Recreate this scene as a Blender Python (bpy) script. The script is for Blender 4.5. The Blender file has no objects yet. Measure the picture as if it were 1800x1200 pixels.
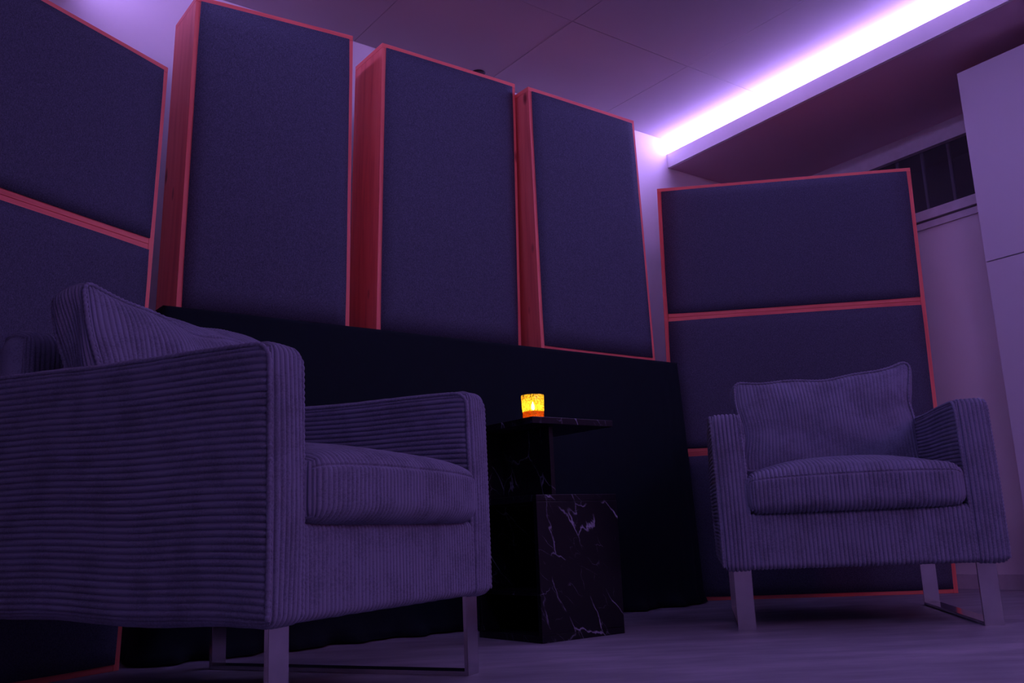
import bpy, bmesh, math, random
import numpy as np
from mathutils import Vector, Matrix
random.seed(7); RNG = np.random.RandomState(7)
scene = bpy.context.scene
C = scene.collection
R = math.radians

# ------------------------------------------------------------------ camera
cam_d = bpy.data.cameras.new('camera'); cam = bpy.data.objects.new('camera', cam_d); C.objects.link(cam)
scene.camera = cam
cam_d.sensor_width = 36.0; cam_d.lens = 1625.13 / 1800 * 36
cam_d.clip_start = 0.05; cam_d.clip_end = 60
PITCH, ROLL, YAW = R(11.944), R(-2.435), R(37.4)
cam.matrix_world = (Matrix.Translation((0, 0, 0.30)) @ Matrix.Rotation(-YAW, 4, 'Z') @ Matrix.Rotation(math.pi/2 + PITCH, 4, 'X')
                    @ Matrix.Rotation(ROLL, 4, 'Z'))
# ------------------------------------------------------------------ colour / world / exposure
scene.view_settings.view_transform = 'Standard'; scene.view_settings.look = 'None'
scene.view_settings.gamma = 1.0; scene.view_settings.exposure = 0.0
scene.view_settings.use_curve_mapping = False
w = bpy.data.worlds.new('world'); scene.world = w; w.use_nodes = True
w.node_tree.nodes['Background'].inputs[0].default_value = (0.02, 0.015, 0.04, 1)
w.node_tree.nodes['Background'].inputs[1].default_value = 0.05
LED_COL = (0.49, 0.32, 0.96)
LED_RIGHT, LED_LEFT = 23.0, 12.0
def area(name, loc, target, size, size_y, power, col):
    l = bpy.data.lights.new(name, 'AREA'); l.shape = 'RECTANGLE'; l.size = size; l.size_y = size_y
    l.energy = power; l.color = col
    o = bpy.data.objects.new(name, l); C.objects.link(o); o.location = loc
    o.rotation_euler = (Vector(target) - Vector(loc)).to_track_quat('-Z', 'Y').to_euler()
    return o
area('added_violet_fill', (1.9, -1.6, 2.44), (2.1, 1.0, 0.4), 1.2, 1.2, 5, (0.40, 0.32, 1.0))  # added violet fill out of view, stands for general room light
area('added_panel_fill', (1.2, -1.9, 2.2), (1.9, 2.76, 1.5), 0.8, 0.5, 8, (0.58, 0.34, 1.0))  # added soft fill aimed at the panels to brighten their fronts
area('added_red_fill', (2.6, -2.5, 1.9), (1.8, 2.76, 1.6), 0.5, 0.9, 7.5, (1.0, 0.10, 0.22))  # added red fill out of view, reddens the wood frames

# ------------------------------------------------------------------ materials
def new_mat(name):
    m = bpy.data.materials.new(name); m.use_nodes = True
    nt = m.node_tree; b = nt.nodes['Principled BSDF']
    return m, nt, b
def node(nt, kind, **kw):
    n = nt.nodes.new(kind)
    for k, v in kw.items():
        if k in n.inputs: n.inputs[k].default_value = v
        else: setattr(n, k, v)
    return n
def coords2(nt, rot, scale):
    a = coords(nt, (1, 1, 1), rot); mp = nt.nodes.new('ShaderNodeMapping'); mp.inputs['Scale'].default_value = scale
    nt.links.new(a, mp.inputs[0]); return mp.outputs[0]
def coords(nt, scale=(1, 1, 1), rot=(0, 0, 0)):
    tc = nt.nodes.new('ShaderNodeTexCoord'); mp = nt.nodes.new('ShaderNodeMapping')
    mp.inputs['Scale'].default_value = scale; mp.inputs['Rotation'].default_value = rot
    nt.links.new(tc.outputs['Object'], mp.inputs[0]); return mp.outputs[0]
def ramp(nt, fac, stops):
    r = nt.nodes.new('ShaderNodeValToRGB'); e = r.color_ramp.elements
    while len(e) < len(stops): e.new(0.5)
    for i, (p, c) in enumerate(stops): e[i].position = p; e[i].color = (*c, 1)
    nt.links.new(fac, r.inputs[0]); return r.outputs[0]
def bump(nt, b, h, strength=0.3, dist=0.002):
    n = node(nt, 'ShaderNodeBump', Strength=strength, Distance=dist)
    nt.links.new(h, n.inputs['Height']); nt.links.new(n.outputs[0], b.inputs['Normal'])
def noise(nt, vec, scale, detail=4, rough=0.55):
    n = node(nt, 'ShaderNodeTexNoise', Scale=scale, Detail=detail, Roughness=rough)
    if vec is not None: nt.links.new(vec, n.inputs['Vector'])
    return n.outputs['Fac']
def mul(col, k): return tuple(c * k for c in col)

def paint(name, col, rough=0.7, amt=0.04):
    m, nt, b = new_mat(name)
    v = coords(nt)
    nt.links.new(ramp(nt, noise(nt, v, 3, 5), [(0.3, mul(col, 1 - amt)), (0.7, mul(col, 1 + amt))]), b.inputs['Base Color'])
    b.inputs['Roughness'].default_value = rough
    bump(nt, b, noise(nt, v, 180, 3), 0.08, 0.001)
    return m
def corduroy():
    m, nt, b = new_mat('corduroy')
    v = coords(nt)
    c = (0.185, 0.21, 0.29)
    n1 = noise(nt, v, 14, 5, 0.6); n2 = noise(nt, v, 260, 3, 0.7)
    mx = node(nt, 'ShaderNodeMath', operation='ADD'); nt.links.new(n1, mx.inputs[0]); nt.links.new(n2, mx.inputs[1])
    nt.links.new(ramp(nt, mx.outputs[0], [(0.70, mul(c, 0.78)), (0.97, c), (1.0, mul(c, 1.18))]), b.inputs['Base Color'])
    b.inputs['Roughness'].default_value = 0.95
    b.inputs['Sheen Weight'].default_value = 0.08; b.inputs['Sheen Roughness'].default_value = 0.5
    b.inputs['Specular IOR Level'].default_value = 0.1
    bump(nt, b, noise(nt, v, 420, 4, 0.7), 0.4, 0.0014)
    return m
def panel_fabric():
    m, nt, b = new_mat('navy_woven_fabric')
    v1 = coords(nt, (260, 260, 900)); v2 = coords(nt, (900, 900, 160))
    a = noise(nt, v1, 1, 2); c = noise(nt, v2, 1, 2)
    mx = node(nt, 'ShaderNodeMath', operation='ADD'); nt.links.new(a, mx.inputs[0]); nt.links.new(c, mx.inputs[1])
    mh = node(nt, 'ShaderNodeMath', operation='MULTIPLY'); mh.inputs[1].default_value = 0.5; nt.links.new(mx.outputs[0], mh.inputs[0])
    base = (0.084, 0.100, 0.146)
    nt.links.new(ramp(nt, mh.outputs[0], [(0.36, mul(base, 0.5)), (0.64, mul(base, 1.5))]), b.inputs['Base Color'])
    b.inputs['Roughness'].default_value = 0.95; b.inputs['Specular IOR Level'].default_value = 0.1
    bump(nt, b, mh.outputs[0], 0.4, 0.001)
    return m
def wood(name, along):
    m, nt, b = new_mat(name)
    s = [26, 26, 26]; s[along] = 1.6
    if along == 0: s[1] = 1.6
    v = coords(nt, tuple(s))
    g = noise(nt, v, 1.2, 5, 0.6)
    col = ramp(nt, g, [(0.25, (0.72, 0.12, 0.10)), (0.5, (0.94, 0.20, 0.155)), (0.8, (0.98, 0.28, 0.20))])
    s2 = [7, 7, 7]; s2[along] = 3.4
    vo = node(nt, 'ShaderNodeTexVoronoi', Scale=1.0); nt.links.new(coords(nt, tuple(s2)), vo.inputs['Vector'])
    k = ramp(nt, vo.outputs['Distance'], [(0.05, (0.30, 0.20, 0.20)), (0.12, (1, 1, 1))])
    mx = node(nt, 'ShaderNodeMix', data_type='RGBA', blend_type='MULTIPLY'); mx.inputs[0].default_value = 1
    nt.links.new(col, mx.inputs[6]); nt.links.new(k, mx.inputs[7]); nt.links.new(mx.outputs[2], b.inputs['Base Color'])
    b.inputs['Roughness'].default_value = 0.6
    bump(nt, b, g, 0.15, 0.001)
    return m
def marble():
    m, nt, b = new_mat('black_veined_marble')
    def veins(scale, rot, w, nz):
        mp = coords2(nt, rot, (scale, scale, scale * 0.38))
        n = node(nt, 'ShaderNodeTexNoise', Scale=1.6, Detail=5.0); nt.links.new(mp, n.inputs['Vector'])
        ad = node(nt, 'ShaderNodeMix', data_type='RGBA', blend_type='ADD'); ad.inputs[0].default_value = nz
        nt.links.new(mp, ad.inputs[6]); nt.links.new(n.outputs['Color'], ad.inputs[7])
        vo = node(nt, 'ShaderNodeTexVoronoi', feature='DISTANCE_TO_EDGE', Scale=1.0); nt.links.new(ad.outputs[2], vo.inputs['Vector'])
        return ramp(nt, vo.outputs['Distance'], [(0.0, (1, 1, 1)), (w, (0, 0, 0))])
    v1 = veins(10, (0.2, 0.55, 0.2), 0.016, 0.55); v2 = veins(19, (0.3, 0.8, 0.5), 0.014, 0.6)
    mask = ramp(nt, noise(nt, coords(nt, (6, 6, 6)), 1.3, 3), [(0.47, (0, 0, 0)), (0.60, (1, 1, 1))])
    mask2 = ramp(nt, noise(nt, coords(nt, (9, 9, 9), (1, 1, 1)), 1.3, 3), [(0.50, (0, 0, 0)), (0.68, (0.5, 0.5, 0.5))])
    def mulc(a, c):
        x = node(nt, 'ShaderNodeMix', data_type='RGBA', blend_type='MULTIPLY'); x.inputs[0].default_value = 1
        nt.links.new(a, x.inputs[6]); nt.links.new(c, x.inputs[7]); return x.outputs[2]
    s = node(nt, 'ShaderNodeMix', data_type='RGBA', blend_type='ADD'); s.inputs[0].default_value = 1
    nt.links.new(mulc(v1, mask), s.inputs[6]); nt.links.new(mulc(v2, mask2), s.inputs[7])
    f = node(nt, 'ShaderNodeMix', data_type='RGBA'); nt.links.new(s.outputs[2], f.inputs[0])
    f.inputs[6].default_value = (0.006, 0.007, 0.011, 1); f.inputs[7].default_value = (0.34, 0.38, 0.50, 1)
    nt.links.new(f.outputs[2], b.inputs['Base Color'])
    b.inputs['Roughness'].default_value = 0.28; b.inputs['Specular IOR Level'].default_value = 0.3
    return m
def floor_mat():
    m, nt, b = new_mat('streaked_vinyl_floor')
    v = coords2(nt, (0, 0, R(37)), (2.2, 7, 1))
    n1 = noise(nt, v, 1.3, 7, 0.62)
    n2 = noise(nt, coords(nt, (1, 1, 1)), 2.2, 4)
    mx = node(nt, 'ShaderNodeMath', operation='MULTIPLY_ADD'); mx.inputs[1].default_value = 0.4
    nt.links.new(n2, mx.inputs[0]); nt.links.new(n1, mx.inputs[2])
    nt.links.new(ramp(nt, mx.outputs[0], [(0.50, (0.20, 0.215, 0.24)), (0.70, (0.265, 0.285, 0.32)), (0.90, (0.38, 0.395, 0.44))]), b.inputs['Base Color'])
    b.inputs['Roughness'].default_value = 0.5; b.inputs['Specular IOR Level'].default_value = 0.25
    bump(nt, b, n1, 0.15, 0.002)
    return m
def simple(name, col, rough=0.5, metal=0.0, spec=0.5, fuzz=None):
    m, nt, b = new_mat(name)
    v = coords(nt)
    nt.links.new(ramp(nt, noise(nt, v, 20, 3), [(0.3, mul(col, 0.93)), (0.7, mul(col, 1.07))]), b.inputs['Base Color'])
    b.inputs['Roughness'].default_value = rough; b.inputs['Metallic'].default_value = metal
    b.inputs['Specular IOR Level'].default_value = spec
    if fuzz: bump(nt, b, noise(nt, v, fuzz, 3), 0.3, 0.001)
    return m
def emissive(name, col, s):
    m, nt, b = new_mat(name)
    b.inputs['Base Color'].default_value = (*col, 1); b.inputs['Emission Color'].default_value = (*col, 1)
    b.inputs['Emission Strength'].default_value = s
    return m
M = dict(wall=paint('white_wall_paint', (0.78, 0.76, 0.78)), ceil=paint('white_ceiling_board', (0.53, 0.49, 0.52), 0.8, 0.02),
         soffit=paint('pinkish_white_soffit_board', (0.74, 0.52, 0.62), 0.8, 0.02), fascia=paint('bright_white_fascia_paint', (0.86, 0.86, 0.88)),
         cab=paint('white_cabinet_laminate', (0.72, 0.74, 0.80), 0.35, 0.01), cord=corduroy(), fab=panel_fabric(),
         wood_v=wood('wood_grain_vertical', 2), wood_h=wood('wood_grain_horizontal', 0), marble=marble(), floor=floor_mat(),
         cloth=simple('black_table_cloth', (0.0045, 0.013, 0.018), 0.9, 0, 0.2, 300), chrome=simple('chrome', (0.62, 0.60, 0.62), 0.16, 1.0),
         black=simple('black_plastic', (0.01, 0.01, 0.012), 0.5), backing=simple('dark_backing', (0.02, 0.02, 0.025), 0.9),
         frame=simple('painted_window_frame', (0.62, 0.6, 0.64), 0.5), alu=simple('white_led_profile', (0.8, 0.8, 0.82), 0.4),
         bar=simple('grey_window_bar', (0.55, 0.55, 0.6), 0.5), night=simple('night_shaft_wall', (0.03, 0.025, 0.03), 0.9),
         led_r=emissive('led_diffuser_lit', LED_COL, LED_RIGHT), led_l=emissive('led_diffuser_lit_dimmer', LED_COL, LED_LEFT),
         flame=emissive('candle_flame', (1.0, 0.75, 0.30), 60.0))

# ------------------------------------------------------------------ object helpers
def tag(o, label=None, cat=None, group=None, kind=None):
    if label: o['label'] = label
    if cat: o['category'] = cat
    if group: o['group'] = group
    if kind: o['kind'] = kind
    return o
def thing(name, label, cat, loc=(0, 0, 0), rz=0, group=None):
    o = bpy.data.objects.new(name, None); C.objects.link(o); o.location = loc; o.rotation_euler = (0, 0, rz)
    o.empty_display_size = 0.1
    return tag(o, label, cat, group)
def link_mesh(name, me, mat, parent=None, smooth=False):
    o = bpy.data.objects.new(name, me); C.objects.link(o); me.materials.append(mat)
    if smooth: me.polygons.foreach_set('use_smooth', [True] * len(me.polygons))
    if parent is not None: o.parent = parent
    return o
def from_bm(name, bm, mat, parent=None, smooth=False):
    bmesh.ops.recalc_face_normals(bm, faces=bm.faces[:])
    me = bpy.data.meshes.new(name); bm.to_mesh(me); bm.free()
    return link_mesh(name, me, mat, parent, smooth)
def struct(name, bm, mat): return tag(from_bm(name, bm, mat), kind='structure')
HEX = [(0, 3, 2, 1), (4, 5, 6, 7), (0, 1, 5, 4), (1, 2, 6, 5), (2, 3, 7, 6), (3, 0, 4, 7)]
def hexa(bm, pts, bev=0.0):
    vs = [bm.verts.new(p) for p in pts]
    fs = [bm.faces.new([vs[i] for i in f]) for f in HEX]
    if bev:
        es = list({e for f in fs for e in f.edges})
        bmesh.ops.bevel(bm, geom=es, offset=bev, segments=2, profile=0.5, affect='EDGES')
def box(bm, x0, x1, y0, y1, z0, z1, bev=0.0):
    hexa(bm, [(x0, y0, z0), (x1, y0, z0), (x1, y1, z0), (x0, y1, z0), (x0, y0, z1), (x1, y0, z1), (x1, y1, z1), (x0, y1, z1)], bev)
def bx(*a, **k):
    bm = bmesh.new(); box(bm, *a, **k); return bm
def grid_mesh(name, patches):
    """patches: list of (nu, nv, 3) arrays -> one mesh"""
    V = []; F = []; off = 0
    for P in patches:
        nu, nv = P.shape[:2]; V.append(P.reshape(-1, 3))
        idx = np.arange(nu * nv).reshape(nu, nv) + off
        F.append(np.stack([idx[:-1, :-1], idx[1:, :-1], idx[1:, 1:], idx[:-1, 1:]], -1).reshape(-1, 4)); off += nu * nv
    V = np.concatenate(V); F = np.concatenate(F)
    me = bpy.data.meshes.new(name)
    me.vertices.add(len(V)); me.vertices.foreach_set('co', V.astype(np.float32).ravel())
    me.loops.add(F.size); me.loops.foreach_set('vertex_index', F.astype(np.int32).ravel())
    me.polygons.add(len(F)); me.polygons.foreach_set('loop_start', np.arange(0, F.size, 4, dtype=np.int32))
    me.polygons.foreach_set('loop_total', np.full(len(F), 4, dtype=np.int32))
    me.update(calc_edges=True); me.validate()
    return me
def vnoise(p, seed=0, freq=6.0, amp=1.0):
    rs = np.random.RandomState(seed); out = 0
    for k in range(5):
        d = rs.randn(3); d /= np.linalg.norm(d); fq = freq * rs.uniform(0.6, 1.6)
        out = out + np.sin(p @ d * fq + rs.uniform(0, 6.28))
    return out / 5 * amp

PITCH_RIB, AMP_RIB = 0.0120, 0.0066
def rib_box(name, dims, r, ribs, warp=None, wob=0.0012, seed=0, amp=AMP_RIB, step=0.0012, coarse=0.02, puff=0.0, seam=None):
    """a soft rounded box whose faces carry raised corduroy ribs. ribs: axis across which ribs repeat, per face '-x','+x',..."""
    lo = np.array(dims[0::2], float); hi = np.array(dims[1::2], float)
    patches = []
    def samples(a, dense):
        L = hi[a] - lo[a]; n = max(2, int(round(L / (step if dense else coarse))))
        s = np.linspace(lo[a], hi[a], n + 1)
        if not dense:  # extra samples in the rounded margins
            e = np.linspace(0, 1, 7) * r
            s = np.unique(np.round(np.concatenate([lo[a] + e, hi[a] - e, s[(s > lo[a] + r) & (s < hi[a] - r)],
                                                   lo[a] + np.array([0.003, 0.006, 0.010]), hi[a] - np.array([0.003, 0.006, 0.010]),
                                                   (seam + np.linspace(-0.007, 0.007, 11)) if (seam is not None and a == 2) else []]), 5))
        return s
    names = 'xyz'
    for ax in range(3):
        for sg in (-1, 1):
            key = ('-' if sg < 0 else '+') + names[ax]
            if key not in ribs: continue
            ra = ribs[key]
            ua, va = [a for a in range(3) if a != ax]
            U, V = np.meshgrid(samples(ua, ua == ra), samples(va, va == ra), indexing='ij')
            P = np.zeros(U.shape + (3,)); P[..., ua] = U; P[..., va] = V; P[..., ax] = (lo if sg < 0 else hi)[ax]
            q = np.clip(P, lo + r, hi - r); n = P - q; n /= np.linalg.norm(n, axis=-1, keepdims=True) + 1e-9
            fade = np.ones(U.shape)
            for b in (ua, va):
                for s2 in (-1, 1):
                    kb = ('-' if s2 < 0 else '+') + names[b]
                    dist = np.abs(P[..., b] - (lo if s2 < 0 else hi)[b])
                    if ribs.get(kb, -1) != ra:
                        fade = fade * np.clip(dist / 0.007, 0, 1) ** 0.6
            S = q + n * r
            if seam is not None and key == '-y':
                fade = fade * (1 - 0.9 * np.exp(-((P[..., 2] - seam) / 0.0022) ** 2)); S = S - n * (0.0025 * np.exp(-((P[..., 2] - seam) / 0.003) ** 2))[..., None]
            if puff:
                cu = np.sin(np.pi * (U - lo[ua]) / (hi[ua] - lo[ua])); cv = np.sin(np.pi * (V - lo[va]) / (hi[va] - lo[va]))
                S = S + n * (puff * np.clip(cu, 0, 1) * np.clip(cv, 0, 1))[..., None]
            t = (P[..., ra] - lo[ra] + vnoise(P, seed + 3, 9, wob) + vnoise(P, seed + 5, 30, wob * 0.4)) / PITCH_RIB
            fr = t - np.floor(t)
            prof = np.sqrt(np.clip(1 - (2 * fr - 1) ** 2, 0, 1))
            lump = 1 + 0.16 * vnoise(P * np.array([1, 1, 1]), seed + 9, 130, 1.0)
            S = S + n * ((prof * lump - 0.6) * amp * fade)[..., None]
            if warp is not None: S = warp(S)
            if sg * (1 if ax != 1 else -1) < 0: S = S[::-1]
            patches.append(S)
    me = grid_mesh(name, patches)
    bm = bmesh.new(); bm.from_mesh(me); bmesh.ops.remove_doubles(bm, verts=[v for v in bm.verts if v.is_boundary], dist=0.0004)
    bmesh.ops.recalc_face_normals(bm, faces=bm.faces[:])
    bm.to_mesh(me); bm.free()
    return me
def tube_mesh(name, pts, rad, knob=0.0, knob_pitch=0.011, closed=False, seg=8, warp=None):
    pts = np.array(pts, float)
    if closed: pts = np.vstack([pts, pts[:1]])
    d = np.r_[0, np.cumsum(np.linalg.norm(np.diff(pts, axis=0), axis=1))]
    st = 0.0028 if knob else 0.01
    s = np.linspace(0, d[-1], max(3, int(d[-1] / st)))
    P = np.stack([np.interp(s, d, pts[:, k]) for k in range(3)], 1)
    for _ in range(3): P[1:-1] = (P[:-2] + 2 * P[1:-1] + P[2:]) / 4
    if warp is not None: P = warp(P)
    T = np.gradient(P, axis=0); T /= np.linalg.norm(T, axis=1, keepdims=True) + 1e-9
    ref = np.array([0.31, 0.22, 0.92]); A = np.cross(T, ref); A /= np.linalg.norm(A, axis=1, keepdims=True) + 1e-9
    B = np.cross(T, A)
    rr = rad * (1 + knob * np.abs(np.sin(np.pi * s / knob_pitch)) - knob * 0.5)
    th = np.linspace(0, 2 * np.pi, seg + 1)
    G = P[:, None] + rr[:, None, None] * (np.cos(th)[None, :, None] * A[:, None] + np.sin(th)[None, :, None] * B[:, None])
    return grid_mesh(name, [G])
def arc(cx, cy, r, a0, a1, n=6):
    return [(cx + r * math.cos(a0 + (a1 - a0) * i / n), cy + r * math.sin(a0 + (a1 - a0) * i / n)) for i in range(n + 1)]

# ------------------------------------------------------------------ room shell
YW = 3.39; YF = -3.0; XL = -1.6; SK = 0.043          # back wall, front wall, left wall; the right side is not quite square
def xr(x0, y): return x0 - SK * (YW - y)
def slab(bm, xa, xb, z0, z1, y0=YF, y1=YW, bev=0):      # a board that follows the slightly skewed right side
    hexa(bm, [(xr(xa, y0), y0, z0), (xr(xb, y0), y0, z0), (xr(xb, y1), y1, z0), (xr(xa, y1), y1, z0),
              (xr(xa, y0), y0, z1), (xr(xb, y0), y0, z1), (xr(xb, y1), y1, z1), (xr(xa, y1), y1, z1)], bev)
struct('floor', bx(XL - 0.1, 4.9, YF - 0.1, YW + 0.1, -0.06, 0), M['floor'])
struct('wall_back', bx(XL - 0.1, 5.1, YW, YW + 0.12, 0, 2.7), M['wall'])
struct('wall_left', bx(XL - 0.1, XL, YF, YW, 0, 2.7), M['wall'])
struct('wall_front', bx(XL - 0.1, 5.1, YF - 0.1, YF, 0, 2.7), M['wall'])
bm = bmesh.new()                                       # ceiling boards with open joints
xs = [-1.6, -0.41, 0.317, 1.044, 1.771, 2.492, 3.226, 4.95]; ys = [-3.0, -2.08, -0.88, 0.32, 1.52, 2.724, YW]
g = 0.0022
for i in range(len(xs) - 1):
    for j in range(len(ys) - 1):
        dz = random.uniform(-0.0015, 0.0015)
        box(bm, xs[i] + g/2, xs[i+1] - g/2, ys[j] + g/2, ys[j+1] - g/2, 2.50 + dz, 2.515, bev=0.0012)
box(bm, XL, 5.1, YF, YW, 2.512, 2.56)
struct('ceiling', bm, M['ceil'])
bm = bmesh.new(); slab(bm, 4.12, 4.30, 0, 1.66); struct('wall_right', bm, M['wall'])
bm = bmesh.new(); slab(bm, 4.10, 4.66, 1.665, 1.71); slab(bm, 4.108, 4.13, 1.625, 1.655); struct('trim_1', bm, M['frame'])      # deep window sill
bm = bmesh.new(); slab(bm, 4.105, 4.125, 0, 0.062); struct('baseboard_right', bm, M['frame'])
bm = bmesh.new(); slab(bm, 4.62, 4.66, 2.225, 2.33); struct('trim_2', bm, M['frame'])                                             # head board over the window
# window glass with its mullions in the deep recess
bm = bmesh.new(); slab(bm, 4.655, 4.665, 1.71, 2.225)
wm, nt, b = new_mat('dark_window_glass'); b.inputs['Base Color'].default_value = (0.55, 0.55, 0.6, 1)
b.inputs['Transmission Weight'].default_value = 0.9; b.inputs['Roughness'].default_value = 0.03; b.inputs['IOR'].default_value = 1.2
win = struct('window_1', bm, wm)
for y in (2.372, 2.222, 2.52, 2.67, 2.82, 2.97):
    bm = bmesh.new(); slab(bm, 4.70, 4.714, 1.60, 2.26, y - 0.007, y + 0.007)
    o = from_bm('window_bar', bm, M['bar'], win)
bm = bmesh.new(); slab(bm, 5.0, 5.05, 1.3, 2.5); slab(bm, 4.70, 5.0, 2.27, 2.3); struct('wall_outside', bm, M['night'])
# dropped soffits left and right with an open light cove above their lips
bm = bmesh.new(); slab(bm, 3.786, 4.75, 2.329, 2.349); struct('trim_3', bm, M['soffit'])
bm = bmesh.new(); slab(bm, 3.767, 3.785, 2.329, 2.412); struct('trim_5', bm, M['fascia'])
bm = bmesh.new(); box(bm, XL, 0.60, YF, YW, 2.329, 2.349); box(bm, 0.582, 0.60, YF, YW, 2.349, 2.412); struct('trim_4', bm, M['ceil'])

def led_strip(label, x0, mat, sk):
    t = thing('led_strip_light', label, 'light', (xr(x0, 0.2) if sk else x0, 0.2, 2.349))
    def rel(a, b2, z0, z1):
        bm = bmesh.new()
        y0, y1 = -2.9, 3.385
        f = (lambda y: xr(x0, y) - t.location.x) if sk else (lambda y: 0)
        P = [(f(y0) + a, y0), (f(y0) + b2, y0), (f(y1) + b2, y1), (f(y1) + a, y1)]
        hexa(bm, [(p[0], p[1] - 0.2, z0) for p in P] + [(p[0], p[1] - 0.2, z1) for p in P]); return bm
    from_bm('profile', rel(-0.02, 0.02, 0.0, 0.03), M['alu'], t)
    from_bm('diffuser', rel(-0.018, 0.018, 0.0305, 0.148), mat, t)
    return t
led_strip('glowing white violet light strip in the cove along the right side of the ceiling', 3.806, M['led_r'], True)
led_strip('violet light strip in the left ceiling cove, glowing onto the back wall at upper left', 0.56, M['led_l'], False)

# small black fixture on the ceiling behind the middle panel
t = thing('ceiling_fixture', 'small black round fixture on the ceiling, peeking over the middle tall acoustic panel', 'ceiling fixture', (2.405, 3.325, 2.4985))
bm = bmesh.new(); bmesh.ops.create_cone(bm, cap_ends=True, segments=32, radius1=0.030, radius2=0.036, depth=0.006, matrix=Matrix.Translation((0, 0, -0.003)))
from_bm('housing', bm, M['black'], t)
bm = bmesh.new(); bmesh.ops.create_uvsphere(bm, u_segments=24, v_segments=12, radius=0.022, matrix=Matrix.Translation((0, 0, -0.006)) @ Matrix.Scale(0.2, 4, (0, 0, 1)))
from_bm('dome', bm, M['black'], t, True)

# ------------------------------------------------------------------ cabinet at the right edge
def cabinet():
    t = thing('tall_cabinet', 'tall smooth white cabinet at the right edge with a thin seam between its doors', 'cabinet', (xr(4.02, 1.8), 1.80, 0))
    W = 1.6; sk = lambda yy: SK * yy
    def part(name, a, b2, y0, y1, z0, z1, mat, bev=0):
        bm = bmesh.new()
        P = [(a + sk(y0), y0), (b2 + sk(y0), y0), (b2 + sk(y1), y1), (a + sk(y1), y1)]
        hexa(bm, [(p[0], p[1], z0) for p in P] + [(p[0], p[1], z1) for p in P], bev); return from_bm(name, bm, mat, t)
    part('body', 0.019, 0.090, -W, -0.002, 0.0, 2.245, M['cab'])
    part('plinth', 0.006, 0.0185, -W, -0.004, 0.0, 0.08, M['cab'])
    for k in range(2):
        a0, a1 = -0.8 * (k + 1) + 0.002, -0.8 * k - 0.0
        part('door', 0.0, 0.018, a0, a1, 0.083, 1.366, M['cab'], 0.001)
        part('door', 0.0, 0.018, a0, a1, 1.371, 2.25, M['cab'], 0.001)
cabinet()

# ------------------------------------------------------------------ acoustic panels
def acoustic_panel(name, label, cat, quad, depth, bands, group, wd=0.019, rail=0.019, lip=0.006, base=None):
    """quad: BL, BR, TR, TL on the front plane. bands: list of (z fraction start, end) of the fabric fields."""
    BL, BR, TR, TL = [Vector(p) for p in quad]
    org = (BL + BR) / 2 if base is None else Vector(base)
    ex = (BR - BL); W = ex.length; H = (TL - BL).length
    nrm = Vector((-ex.y, ex.x, 0)).normalized()          # towards the wall
    t = thing(name, label, cat, org, 0, group)
    def pt(s, v, d):
        s /= W; v /= H
        return BL.lerp(BR, s).lerp(TL.lerp(TR, s), v) + nrm * d - org
    def board(nm, s0, s1, v0, v1, d0, d1, mat, bev=0.0012):
        bm = bmesh.new()
        hexa(bm, [pt(s0, v0, d0), pt(s1, v0, d0), pt(s1, v0, d1), pt(s0, v0, d1), pt(s0, v1, d0), pt(s1, v1, d0), pt(s1, v1, d1), pt(s0, v1, d1)], bev)
        return from_bm(nm, bm, mat, t)
    e = 0.0006
    board('side_board', 0, wd, 0, H - rail - e, 0, depth, M['wood_v']); board('side_board', W - wd, W, 0, H - rail - e, 0, depth, M['wood_v'])
    board('top_board', 0, W, H - rail, H, 0, depth, M['wood_h'])
    board('bottom_board', wd + e, W - wd - e, 0, rail, 0, depth, M['wood_h'])
    edges = [rail] + [x for bnd in bands for x in bnd] + [H - rail]
    for i in range(0, len(edges), 2):
        a, b2 = edges[i], edges[i + 1]
        # fabric field: a slightly cushioned sheet wrapped round its own edge
        bm = bmesh.new(); n = 14; vs = {}
        for ii in range(n + 1):
            for jj in range(n + 1):
                u, v = ii / n, jj / n
                ed = min(u, 1 - u) * W; ed = min(ed, min(v, 1 - v) * (b2 - a))
                d = lip + 0.010 * math.exp(-ed / 0.02)
                vs[ii, jj] = bm.verts.new(pt(wd + e + u * (W - 2 * wd - 2 * e), a + e + v * (b2 - a - 2 * e), d))
        for ii in range(n):
            for jj in range(n): bm.faces.new([vs[ii, jj], vs[ii+1, jj], vs[ii+1, jj+1], vs[ii, jj+1]])
        fo = from_bm('fabric', bm, M['fab'], t, True)
        so = fo.modifiers.new('thickness', 'SOLIDIFY'); so.thickness = 0.02; so.offset = -1
    for i in range(1, len(edges) - 1, 2):
        a, b2 = edges[i], edges[i + 1]; m = (a + b2) / 2
        board('rail', wd + e, W - wd - e, a, m - 0.0004, 0.0, depth, M['wood_h']); board('rail', wd + e, W - wd - e, m + 0.0004, b2, 0.0, depth, M['wood_h'])
    board('back_board', wd + e, W - wd - e, rail + e, H - rail - e, depth - 0.012, depth - 0.002, M['backing'], 0)
    return t
Y0 = 2.76; G1 = 'tall acoustic panels standing on the cloth covered table'
P3 = [[(0.838, Y0, 1.0155), (1.418, Y0, 1.0155), (1.440, Y0, 2.113), (0.870, Y0, 2.078)],
      [(1.521, Y0, 1.0155), (2.154, Y0, 1.0155), (2.182, Y0, 2.130), (1.561, Y0, 2.124)],
      [(2.253, Y0, 1.0155), (2.888, Y0, 1.0155), (2.864, Y0, 2.138), (2.251, Y0, 2.138)]]
LB = ['',
      'middle of three tall wood framed navy acoustic panels standing on the black cloth',
      'rightmost of three tall wood framed navy acoustic panels, directly above the candle']
LB[0] = 'leftmost of the three tall wood framed navy acoustic panels on the black cloth'
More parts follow.
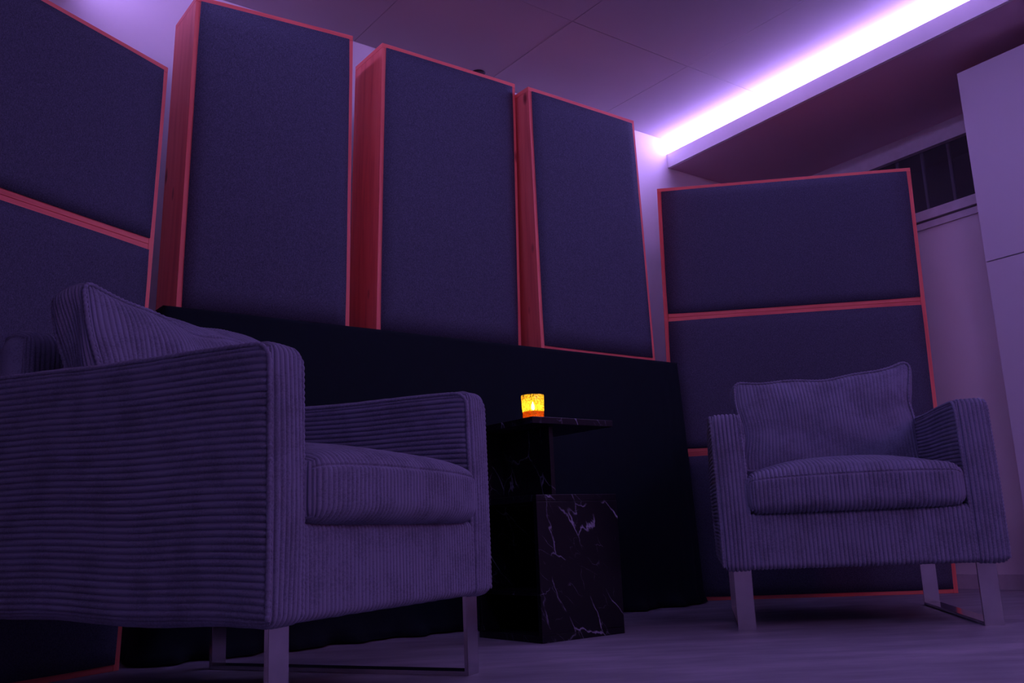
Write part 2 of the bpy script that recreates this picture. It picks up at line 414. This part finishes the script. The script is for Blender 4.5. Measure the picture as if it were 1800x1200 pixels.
P3[:2] = [[(x * 1.027, y * 1.027, 1.0155 if z < 1.1 else 0.3 + (z - 0.3) * 1.027) for x, y, z in q] for q in P3[:2]]   # these two stand a little further back
for q, l in zip(P3, LB): acoustic_panel('acoustic_baffle', l, 'acoustic panel', q, 0.22, [], G1)
BLr, BRr, TRr, TLr = (3.045, 2.872, 0), (3.820, 2.049, 0), (3.848, 2.019, 1.858), (3.072, 2.843, 1.878)
G2 = 'floor standing acoustic screens in the corners'
acoustic_panel('acoustic_screen', 'wide floor standing navy acoustic screen with wood frame behind the right armchair', 'acoustic screen',
               [BLr, BRr, TRr, TLr], 0.13, [(0.615, 0.655), (1.232, 1.272)], G2)
a = R(25.5); dv = Vector((math.cos(a), math.sin(a), 0)); p0 = Vector((0.755, 2.71, 0))
def lp(s, z): q = p0 + dv * s; return (q.x, q.y, z)
acoustic_panel('acoustic_screen', 'wide floor standing navy acoustic screen with wood frame behind the left armchair', 'acoustic screen',
               [lp(-1.14, 0), lp(-0.060, 0), lp(0.026, 1.775), lp(-1.06, 1.80)], 0.13, [(0.580, 0.620), (1.185, 1.225)], G2)

# ------------------------------------------------------------------ black cloth over the long table
def table_cloth():
    x0, x1, y0, y1, zt = 0.79, 2.985, 2.722, 3.37, 1.012
    # perimeter: left-back, left-front, right-front, right-back with rounded corners
    rc = 0.02; per = []
    def seg(a, b2, n): return [(a[0] + (b2[0]-a[0])*i/n, a[1] + (b2[1]-a[1])*i/n) for i in range(n)]
    per += seg((x0, y1), (x0, y0 + rc), 24)
    per += arc(x0 + rc, y0 + rc, rc, math.pi, 1.5*math.pi, 8)[:-1]
    per += seg((x0 + rc, y0), (x1 - rc, y0), 150)
    per += arc(x1 - rc, y0 + rc, rc, 1.5*math.pi, 2*math.pi, 14)[:-1]
    per += seg((x1, y0 + rc), (x1, y1), 40) + [(x1, y1)]
    per = np.array(per); n = len(per)
    T = np.gradient(per, axis=0); T /= np.linalg.norm(T, axis=1, keepdims=True); N = np.stack([T[:, 1], -T[:, 0]], 1)
    s = np.r_[0, np.cumsum(np.linalg.norm(np.diff(per, axis=0), axis=1))]
    zs = np.r_[zt, zt - 0.004, zt - 0.012, np.linspace(zt - 0.03, 0.006, 44)]
    G = np.zeros((n, len(zs), 3))
    corner = np.exp(-((per[:, 0] - x1) ** 2 + (per[:, 1] - y0) ** 2) / 0.012)
    cl = np.exp(-((per[:, 0] - x0) ** 2 + (per[:, 1] - y0) ** 2) / 0.02)
    side = (per[:, 0] > x1 - 0.001).astype(float)
    for j, z in enumerate(zs):
        k = min(1, (zt - z) / 1.0)
        rip = (0.010 * np.sin(s * 9 + 1.2 * np.sin(s * 4)) + 0.006 * np.sin(s * 23 + 2)) * k ** 1.5
        rip += side * 0.009 * k * np.sin(s * 42)
        fl = corner * (0.026 * k) + corner * 0.010 * k ** 0.5 * np.sin(s * 120) + cl * 0.012 * k
        foot = 0.035 * max(0, (0.07 - z) / 0.07) ** 2 * (1 + 0.8 * np.sin(s * 31) + 0.5 * np.sin(s * 57))
        off = 0.004 + rip * 0.8 + np.abs(fl) + foot + 0.016 * k
        if j == 0: off = off * 0
        wall_lim = per[:, 1] + N[:, 1] * off
        G[:, j, 0] = per[:, 0] + N[:, 0] * off; G[:, j, 1] = np.minimum(wall_lim, 3.38); G[:, j, 2] = z
    # top sheet
    top = np.zeros((40, 12, 3)); X, Y = np.meshgrid(np.linspace(x0, x1, 40), np.linspace(y0, y1, 12), indexing='ij')
    top[..., 0] = X; top[..., 1] = Y; top[..., 2] = zt - 0.0005
    me = grid_mesh('table_cloth', [G, top])
    o = link_mesh('table_cloth', me, M['cloth'], None, True)
    so = o.modifiers.new('thickness', 'SOLIDIFY'); so.thickness = 0.003; so.offset = 0
    return tag(o, 'long plain black cloth draped to the floor over the table under the tall panels', 'table cloth')
table_cloth()
# ------------------------------------------------------------------ marble side table
def marble_table():
    t = thing('marble_side_table', 'black marble side table with white veins, stepped block and cantilever top holding the candle', 'side table', (1.712, 2.155, 0), 0)
    W, D, th = 0.322, 0.315, 0.016
    e = 0.0006
    P = [('base_slab', 0, W, 0, D, 0, 0.02), ('side_slab', 0, W, 0, th, 0.02 + e, 0.40 - e), ('side_slab', 0, W, D - th, D, 0.02 + e, 0.40 - e),
         ('shelf', th, W - th, th + e, D - th - e, 0.13, 0.142), ('side_slab', W - th, W, th + e, D - th - e, 0.02 + e, 0.40 - e),
         ('block_top', 0, W, 0, D, 0.40, 0.42),
         ('column', 0.098, 0.114, 0.045, D - 0.01, 0.42 + e, 0.631 - e), ('column', 0.0, 0.098 - e, D - 0.026, D - 0.01, 0.42 + e, 0.631 - e),
         ('table_top', -0.004, W, -0.004, D, 0.631, 0.651)]
    for nm, *d in P: from_bm(nm, bx(*d, bev=0.0012), M['marble'], t)
marble_table()

# ------------------------------------------------------------------ candle in an amber glass
def candle():
    cx, cy, z0 = 1.744, 2.190, 0.6515
    t = thing('votive_candle', 'lit orange candle in a mottled amber glass on the corner of the marble table', 'candle', (cx, cy, z0))
    def lathe(prof, n=48):
        bm = bmesh.new(); rings = []
        for r_, z in prof:
            rings.append([bm.verts.new((r_ * math.cos(2*math.pi*k/n), r_ * math.sin(2*math.pi*k/n), z)) for k in range(n)] if r_ > 1e-6 else [bm.verts.new((0, 0, z))])
        for a_, b_ in zip(rings[:-1], rings[1:]):
            for k in range(n):
                if len(a_) == 1 and len(b_) == 1: continue
                if len(a_) == 1: bm.faces.new([a_[0], b_[k], b_[(k+1) % n]])
                elif len(b_) == 1: bm.faces.new([a_[k], b_[0], a_[(k+1) % n]])
                else: bm.faces.new([a_[k], b_[k], b_[(k+1) % n], a_[(k+1) % n]])
        return bm
    # glass: mottled amber, lets light through and scatters part of it
    gm, nt, b = new_mat('mottled_amber_glass'); out = nt.nodes['Material Output']
    tl = node(nt, 'ShaderNodeBsdfTranslucent'); tl.inputs[0].default_value = (1.0, 0.80, 0.16, 1)
    tr = node(nt, 'ShaderNodeBsdfTransparent'); tr.inputs[0].default_value = (0.98, 0.80, 0.40, 1)
    gl = node(nt, 'ShaderNodeBsdfGlossy', Roughness=0.1)
    fac = ramp(nt, noise(nt, coords(nt), 190, 4, 0.7), [(0.42, (0.05, 0.05, 0.05)), (0.58, (0.55, 0.55, 0.55))])
    m1 = node(nt, 'ShaderNodeMixShader'); nt.links.new(fac, m1.inputs[0]); nt.links.new(tr.outputs[0], m1.inputs[1]); nt.links.new(tl.outputs[0], m1.inputs[2])
    m2 = node(nt, 'ShaderNodeMixShader'); m2.inputs[0].default_value = 0.04; nt.links.new(m1.outputs[0], m2.inputs[1]); nt.links.new(gl.outputs[0], m2.inputs[2])
    nt.links.new(m2.outputs[0], out.inputs[0])
    from_bm('glass_cup', lathe([(0, 0), (0.030, 0), (0.0325, 0.003), (0.0355, 0.068), (0.0348, 0.0695), (0.0335, 0.068), (0.0312, 0.004), (0, 0.003)]), gm, t, True)
    wxm, nt, b = new_mat('orange_wax')
    t1 = node(nt, 'ShaderNodeBsdfTranslucent'); t1.inputs[0].default_value = (1.0, 0.50, 0.26, 1)
    d1 = node(nt, 'ShaderNodeBsdfDiffuse'); d1.inputs[0].default_value = (1.0, 0.50, 0.26, 1)
    m3 = node(nt, 'ShaderNodeMixShader'); m3.inputs[0].default_value = 0.25
    nt.links.new(t1.outputs[0], m3.inputs[1]); nt.links.new(d1.outputs[0], m3.inputs[2]); nt.links.new(m3.outputs[0], nt.nodes['Material Output'].inputs[0])
    from_bm('wax', lathe([(0, 0.0042), (0.0300, 0.0042), (0.0314, 0.018), (0.0306, 0.0195), (0.015, 0.018), (0, 0.0175)]), wxm, t, True)
    from_bm('wick', lathe([(0.0008, 0.0175), (0.0008, 0.026), (0, 0.0265)], 8), M['black'], t)
    from_bm('flame', lathe([(0, 0.024), (0.0036, 0.026), (0.0060, 0.031), (0.0048, 0.038), (0.0016, 0.048), (0, 0.052)], 16), M['flame'], t, True)
    l = bpy.data.lights.new('candle_light', 'POINT'); l.energy = 0.42; l.color = (1.0, 0.66, 0.14); l.shadow_soft_size = 0.006
    lo = bpy.data.objects.new('candle_light', l); C.objects.link(lo); lo.parent = t; lo.location = (0, 0, 0.040)
candle()

# ------------------------------------------------------------------ armchairs
W, D, ZB, ZA, AW = 0.80, 0.82, 0.172, 0.643, 0.095
def arm_warp(side):
    def f(P):
        P = P.copy(); k = np.clip((P[..., 1]) / D, 0, 1); h = np.clip((P[..., 2] - ZB) / (ZA - ZB), 0, 1)
        P[..., 2] += h * (0.014 * k - 0.004 * np.sin(np.pi * np.clip(k * 1.6, 0, 1)) + 0.002 * np.sin(k * 9)) + (1 - h) * (0.030 * k + 0.003 * np.sin(k * 13))
        P[..., 0] += 0.004 * np.sin(P[..., 1] * 7 + P[..., 2] * 5)
        return P
    return f
def build_parts():
    parts = {}
    RA = {'-x': 2, '+x': 2, '-y': 0, '+y': 0, '+z': 0, '-z': 0}
    parts['arm_l'] = rib_box('arm', (0, AW, 0, D, ZB, ZA), 0.022, RA, arm_warp(0), seed=1, puff=0.006)
    parts['arm_r'] = rib_box('arm', (W - AW, W, 0, D, ZB, ZA), 0.022, RA, arm_warp(1), seed=21, puff=0.006)
    X = {'-x': 0, '+x': 0, '-y': 0, '+y': 0, '+z': 0, '-z': 0}
    parts['front_rail'] = rib_box('front_rail', (AW - 0.018, W - AW + 0.018, 0.003, 0.10, ZB + 0.004, 0.340), 0.016, X, seed=4, amp=0.0054)
    def bw(P):
        P = P.copy(); h = np.clip((P[..., 2] - 0.2) / 0.5, 0, 1); P[..., 1] += 0.05 * h - 0.02
        return P
    parts['back_frame'] = rib_box('back_frame', (AW + 0.004, W - AW - 0.004, D - 0.10, D, ZB + 0.01, 0.785), 0.045, X, bw, seed=8, coarse=0.03, puff=0.01)
    def sw(P):
        P = P.copy(); u = (P[..., 0] - W/2) / 0.31; v = (P[..., 1] - 0.30) / 0.33
        h = np.clip((P[..., 2] - 0.335) / 0.12, 0, 1)
        c = np.clip(1 - np.abs(u) ** 2.6, 0, 1) * np.clip(1 - np.abs(v) ** 2.2, 0, 1)
        P[..., 2] += h * (0.050 * c) - h * 0.006 * np.abs(u) ** 4
        front = np.clip((0.06 - P[..., 1]) / 0.08, 0, 1)
        P[..., 1] -= front * 0.020 * np.clip(1 - u ** 4, 0, 1)
        return P
    SX = {'-x': 1, '+x': 1, '-y': 0, '+y': 0, '+z': 0, '-z': 0}
    parts['seat'] = rib_box('seat_cushion', (AW - 0.004, W - AW + 0.004, -0.018, 0.66, 0.337, 0.462), 0.036, SX, sw, seed=12, coarse=0.016, seam=0.440, amp=0.0054)
    # one welt along each vertical/top edge of the arms
    ins = 0.004
    def welt(x, warp):
        z1 = ZA - ins; y0 = ins; pts = [(x, y0, ZB + 0.012)] + [(x, y0, z) for z in np.linspace(ZB + 0.03, z1 - 0.03, 12)]
        pts += [(x, y0 + 0.03 - 0.03 * math.cos(a_), z1 - 0.03 + 0.03 * math.sin(a_)) for a_ in np.linspace(0.2, math.pi/2, 6)]
        pts += [(x, y, z1) for y in np.linspace(0.06, D - 0.03, 24)]
        return tube_mesh('piping', pts, 0.0042, 0.45, warp=warp)
    parts['welts_l'] = [welt(ins, arm_warp(0)), welt(AW - ins, arm_warp(0))]
    parts['welts_r'] = [welt(W - AW + ins, arm_warp(1)), welt(W - ins, arm_warp(1))]
    pts = [(x, 0.0, 0.4555) for x in np.linspace(AW + 0.03, W - AW - 0.03, 30)]
    return parts
PARTS = build_parts()
def sled_leg(x, parent):
    bm = bmesh.new(); w2, th = 0.026, 0.010
    pts = [(0.028, ZB + 0.012), (0.028, 0.005), (0.775, 0.005), (0.775, ZB + 0.012)]
    n = len(pts); ring = []
    off = [(-th/2, 0), (-th/2, -th/2), (th/2, -th/2), (th/2, 0)]
    outer = [(0.028 - th/2, ZB + 0.012), (0.028 - th/2, 0.0), (0.775 + th/2, 0.0), (0.775 + th/2, ZB + 0.012)]
    inner = [(0.028 + th/2, ZB + 0.012), (0.028 + th/2, th), (0.775 - th/2, th), (0.775 - th/2, ZB + 0.012)]
    V = [[[bm.verts.new((x + s, y, z)) for y, z in L] for s in (-w2, w2)] for L in (outer, inner)]
    for i in range(3):
        bm.faces.new([V[0][0][i], V[0][0][i+1], V[0][1][i+1], V[0][1][i]]); bm.faces.new([V[1][0][i], V[1][1][i], V[1][1][i+1], V[1][0][i+1]])
        for s in (0, 1): bm.faces.new([V[0][s][i], V[1][s][i], V[1][s][i+1], V[0][s][i+1]])
    for i in (0, 3): bm.faces.new([V[0][0][i], V[0][1][i], V[1][1][i], V[1][0][i]])
    bmesh.ops.bevel(bm, geom=bm.edges[:], offset=0.001, segments=2, affect='EDGES')
    return from_bm('sled_leg', bm, M['chrome'], parent)
def armchair(label, loc, rz, pillow):
    t = thing('armchair', label, 'armchair', loc, rz, 'corduroy armchairs with chrome sled legs')
    def part(nm, me, par=t):
        o = bpy.data.objects.new(nm, me); C.objects.link(o); o.parent = par
        if not me.materials:
            me.materials.append(M['cord']); me.polygons.foreach_set('use_smooth', [True] * len(me.polygons))
        return o
    for k in 'lr':
        a_ = part('arm', PARTS['arm_' + k])
        for wm_ in PARTS['welts_' + k]: part('piping', wm_, a_)
    part('front_rail', PARTS['front_rail']); part('back_frame', PARTS['back_frame'])
    part('seat_cushion', PARTS['seat'])
    from_bm('seat_base', bx(0.08, W - 0.08, 0.06, D - 0.06, ZB + 0.012, 0.33), M['backing'], t)
    sled_leg(0.060, t); sled_leg(W - 0.060, t)
    # back cushion
    bw_, bt, bh = 0.615, 0.15, 0.40
    lean, droop, ears, cx, y0, z0 = pillow['lean'], pillow['droop'], pillow['ears'], W / 2 + pillow.get('dx', 0), pillow['y0'], pillow['z0']
    bh = pillow.get('h', bh)
    def pw(P):
        P = P.copy(); u = P[..., 0] / (bw_ / 2); v = P[..., 2] / bh; d = P[..., 1] / (bt / 2)     # d -1 front .. 1 back
        edge = np.clip(1 - np.abs(u) ** 2.5, 0, 1) * np.clip(1 - np.abs(2 * v - 1) ** 2.6, 0, 1)
        y = P[..., 1] * (pillow.get('edge', 0.62) + 0.55 * edge)
        z = P[..., 2] + np.clip(v, 0, 1) ** 2 * (ears[0] * np.clip(-u, 0, 1) ** 2 + ears[1] * np.clip(u, 0, 1) ** 2 - pillow['dip'] * (1 - u ** 2))
        z = z - (0.012 * min(1, droop * 99) + droop * np.clip((u + 0.95) / 0.9, 0, 1)) * np.clip(v, 0, 1) ** 3 * np.clip((1 - d) / 2, 0, 1)
        x = P[..., 0] * (1 - 0.05 * np.clip(np.sin(np.pi * np.clip(v, 0, 1)), 0, 1) ** 2 + 0.03 * v)
        # creases
        y = y - 0.010 * np.exp(-((v - 0.52 - 0.10 * u) / 0.05) ** 2) * np.clip(np.abs(u) - 0.35, 0, 1) * (d < 0) * -1.6
        y = y + np.where(d < 0, 1, -1) * (0.007 * np.sin(u * 5 + v * 9) * edge + 0.004 * np.sin(u * 13 - v * 7 + 1) * edge)
        z = z + 0.004 * np.sin(u * 9 + d * 2) * np.clip(v, 0, 1) ** 3; P0 = 0.005 * np.sin(v * 11 + d * 3) * np.clip(np.abs(u) - 0.6, 0, 1) / 0.4
        x = x + P0
        yy = y0 + y * math.cos(lean) + z * math.sin(lean); zz = z0 + z * math.cos(lean) - y * math.sin(lean)
        return np.stack([cx + x + pillow.get('shear', 0) * v, yy, zz], -1)
    PR = {'-x': 1, '+x': 1, '-y': 0, '+y': 0, '+z': 0, '-z': 0}
    me = rib_box('back_cushion', (-bw_/2, bw_/2, -bt/2, bt/2, 0, bh), 0.036, PR, pw, seed=pillow['seed'], coarse=0.014, amp=0.0054)
    pc = part('back_cushion', me)
    for d in (-bt/2 + 0.008, bt/2 - 0.008):
        i = 0.006; pts = []
        corners = [(-bw_/2 + i, 0.012), (bw_/2 - i, 0.012), (bw_/2 - i, bh - i), (-bw_/2 + i, bh - i)]; rr = 0.03
        for (px, pz), a0 in zip(corners, (math.pi, 1.5*math.pi, 0, math.pi/2)):
            sx = 1 if px < 0 else -1; sz = 1 if pz < bh/2 else -1
            pts += [(x_, d, z_) for x_, z_ in arc(px + sx*rr, pz + sz*rr, rr, a0, a0 + math.pi/2, 5)]
        full = []
        for p_, q_ in zip(pts, pts[1:] + pts[:1]):
            for k in range(12): full.append(tuple(p_[m] + (q_[m] - p_[m]) * k / 12 for m in range(3)))
        part('piping', tube_mesh('piping', full, 0.0045, 0.5, closed=True, warp=pw), pc)
    return t
armchair('near armchair at left seen from its side, slouched back cushion rising above its arm', (0.60, 1.456, 0), R(27.8),
         dict(lean=0.22, droop=0.070, ears=(0.002, 0.018), dip=-0.010, y0=0.53, z0=0.470, h=0.40, edge=0.64, seed=31, shear=0.0))
armchair('far armchair at right facing the camera, in front of the wide acoustic screen', (2.206, 1.901, 0), R(-48.5),
         dict(lean=0.26, droop=0.0, ears=(0.0, 0.045), dip=0.012, y0=0.52, z0=0.470, h=0.36, seed=41, dx=0.012, edge=0.62))
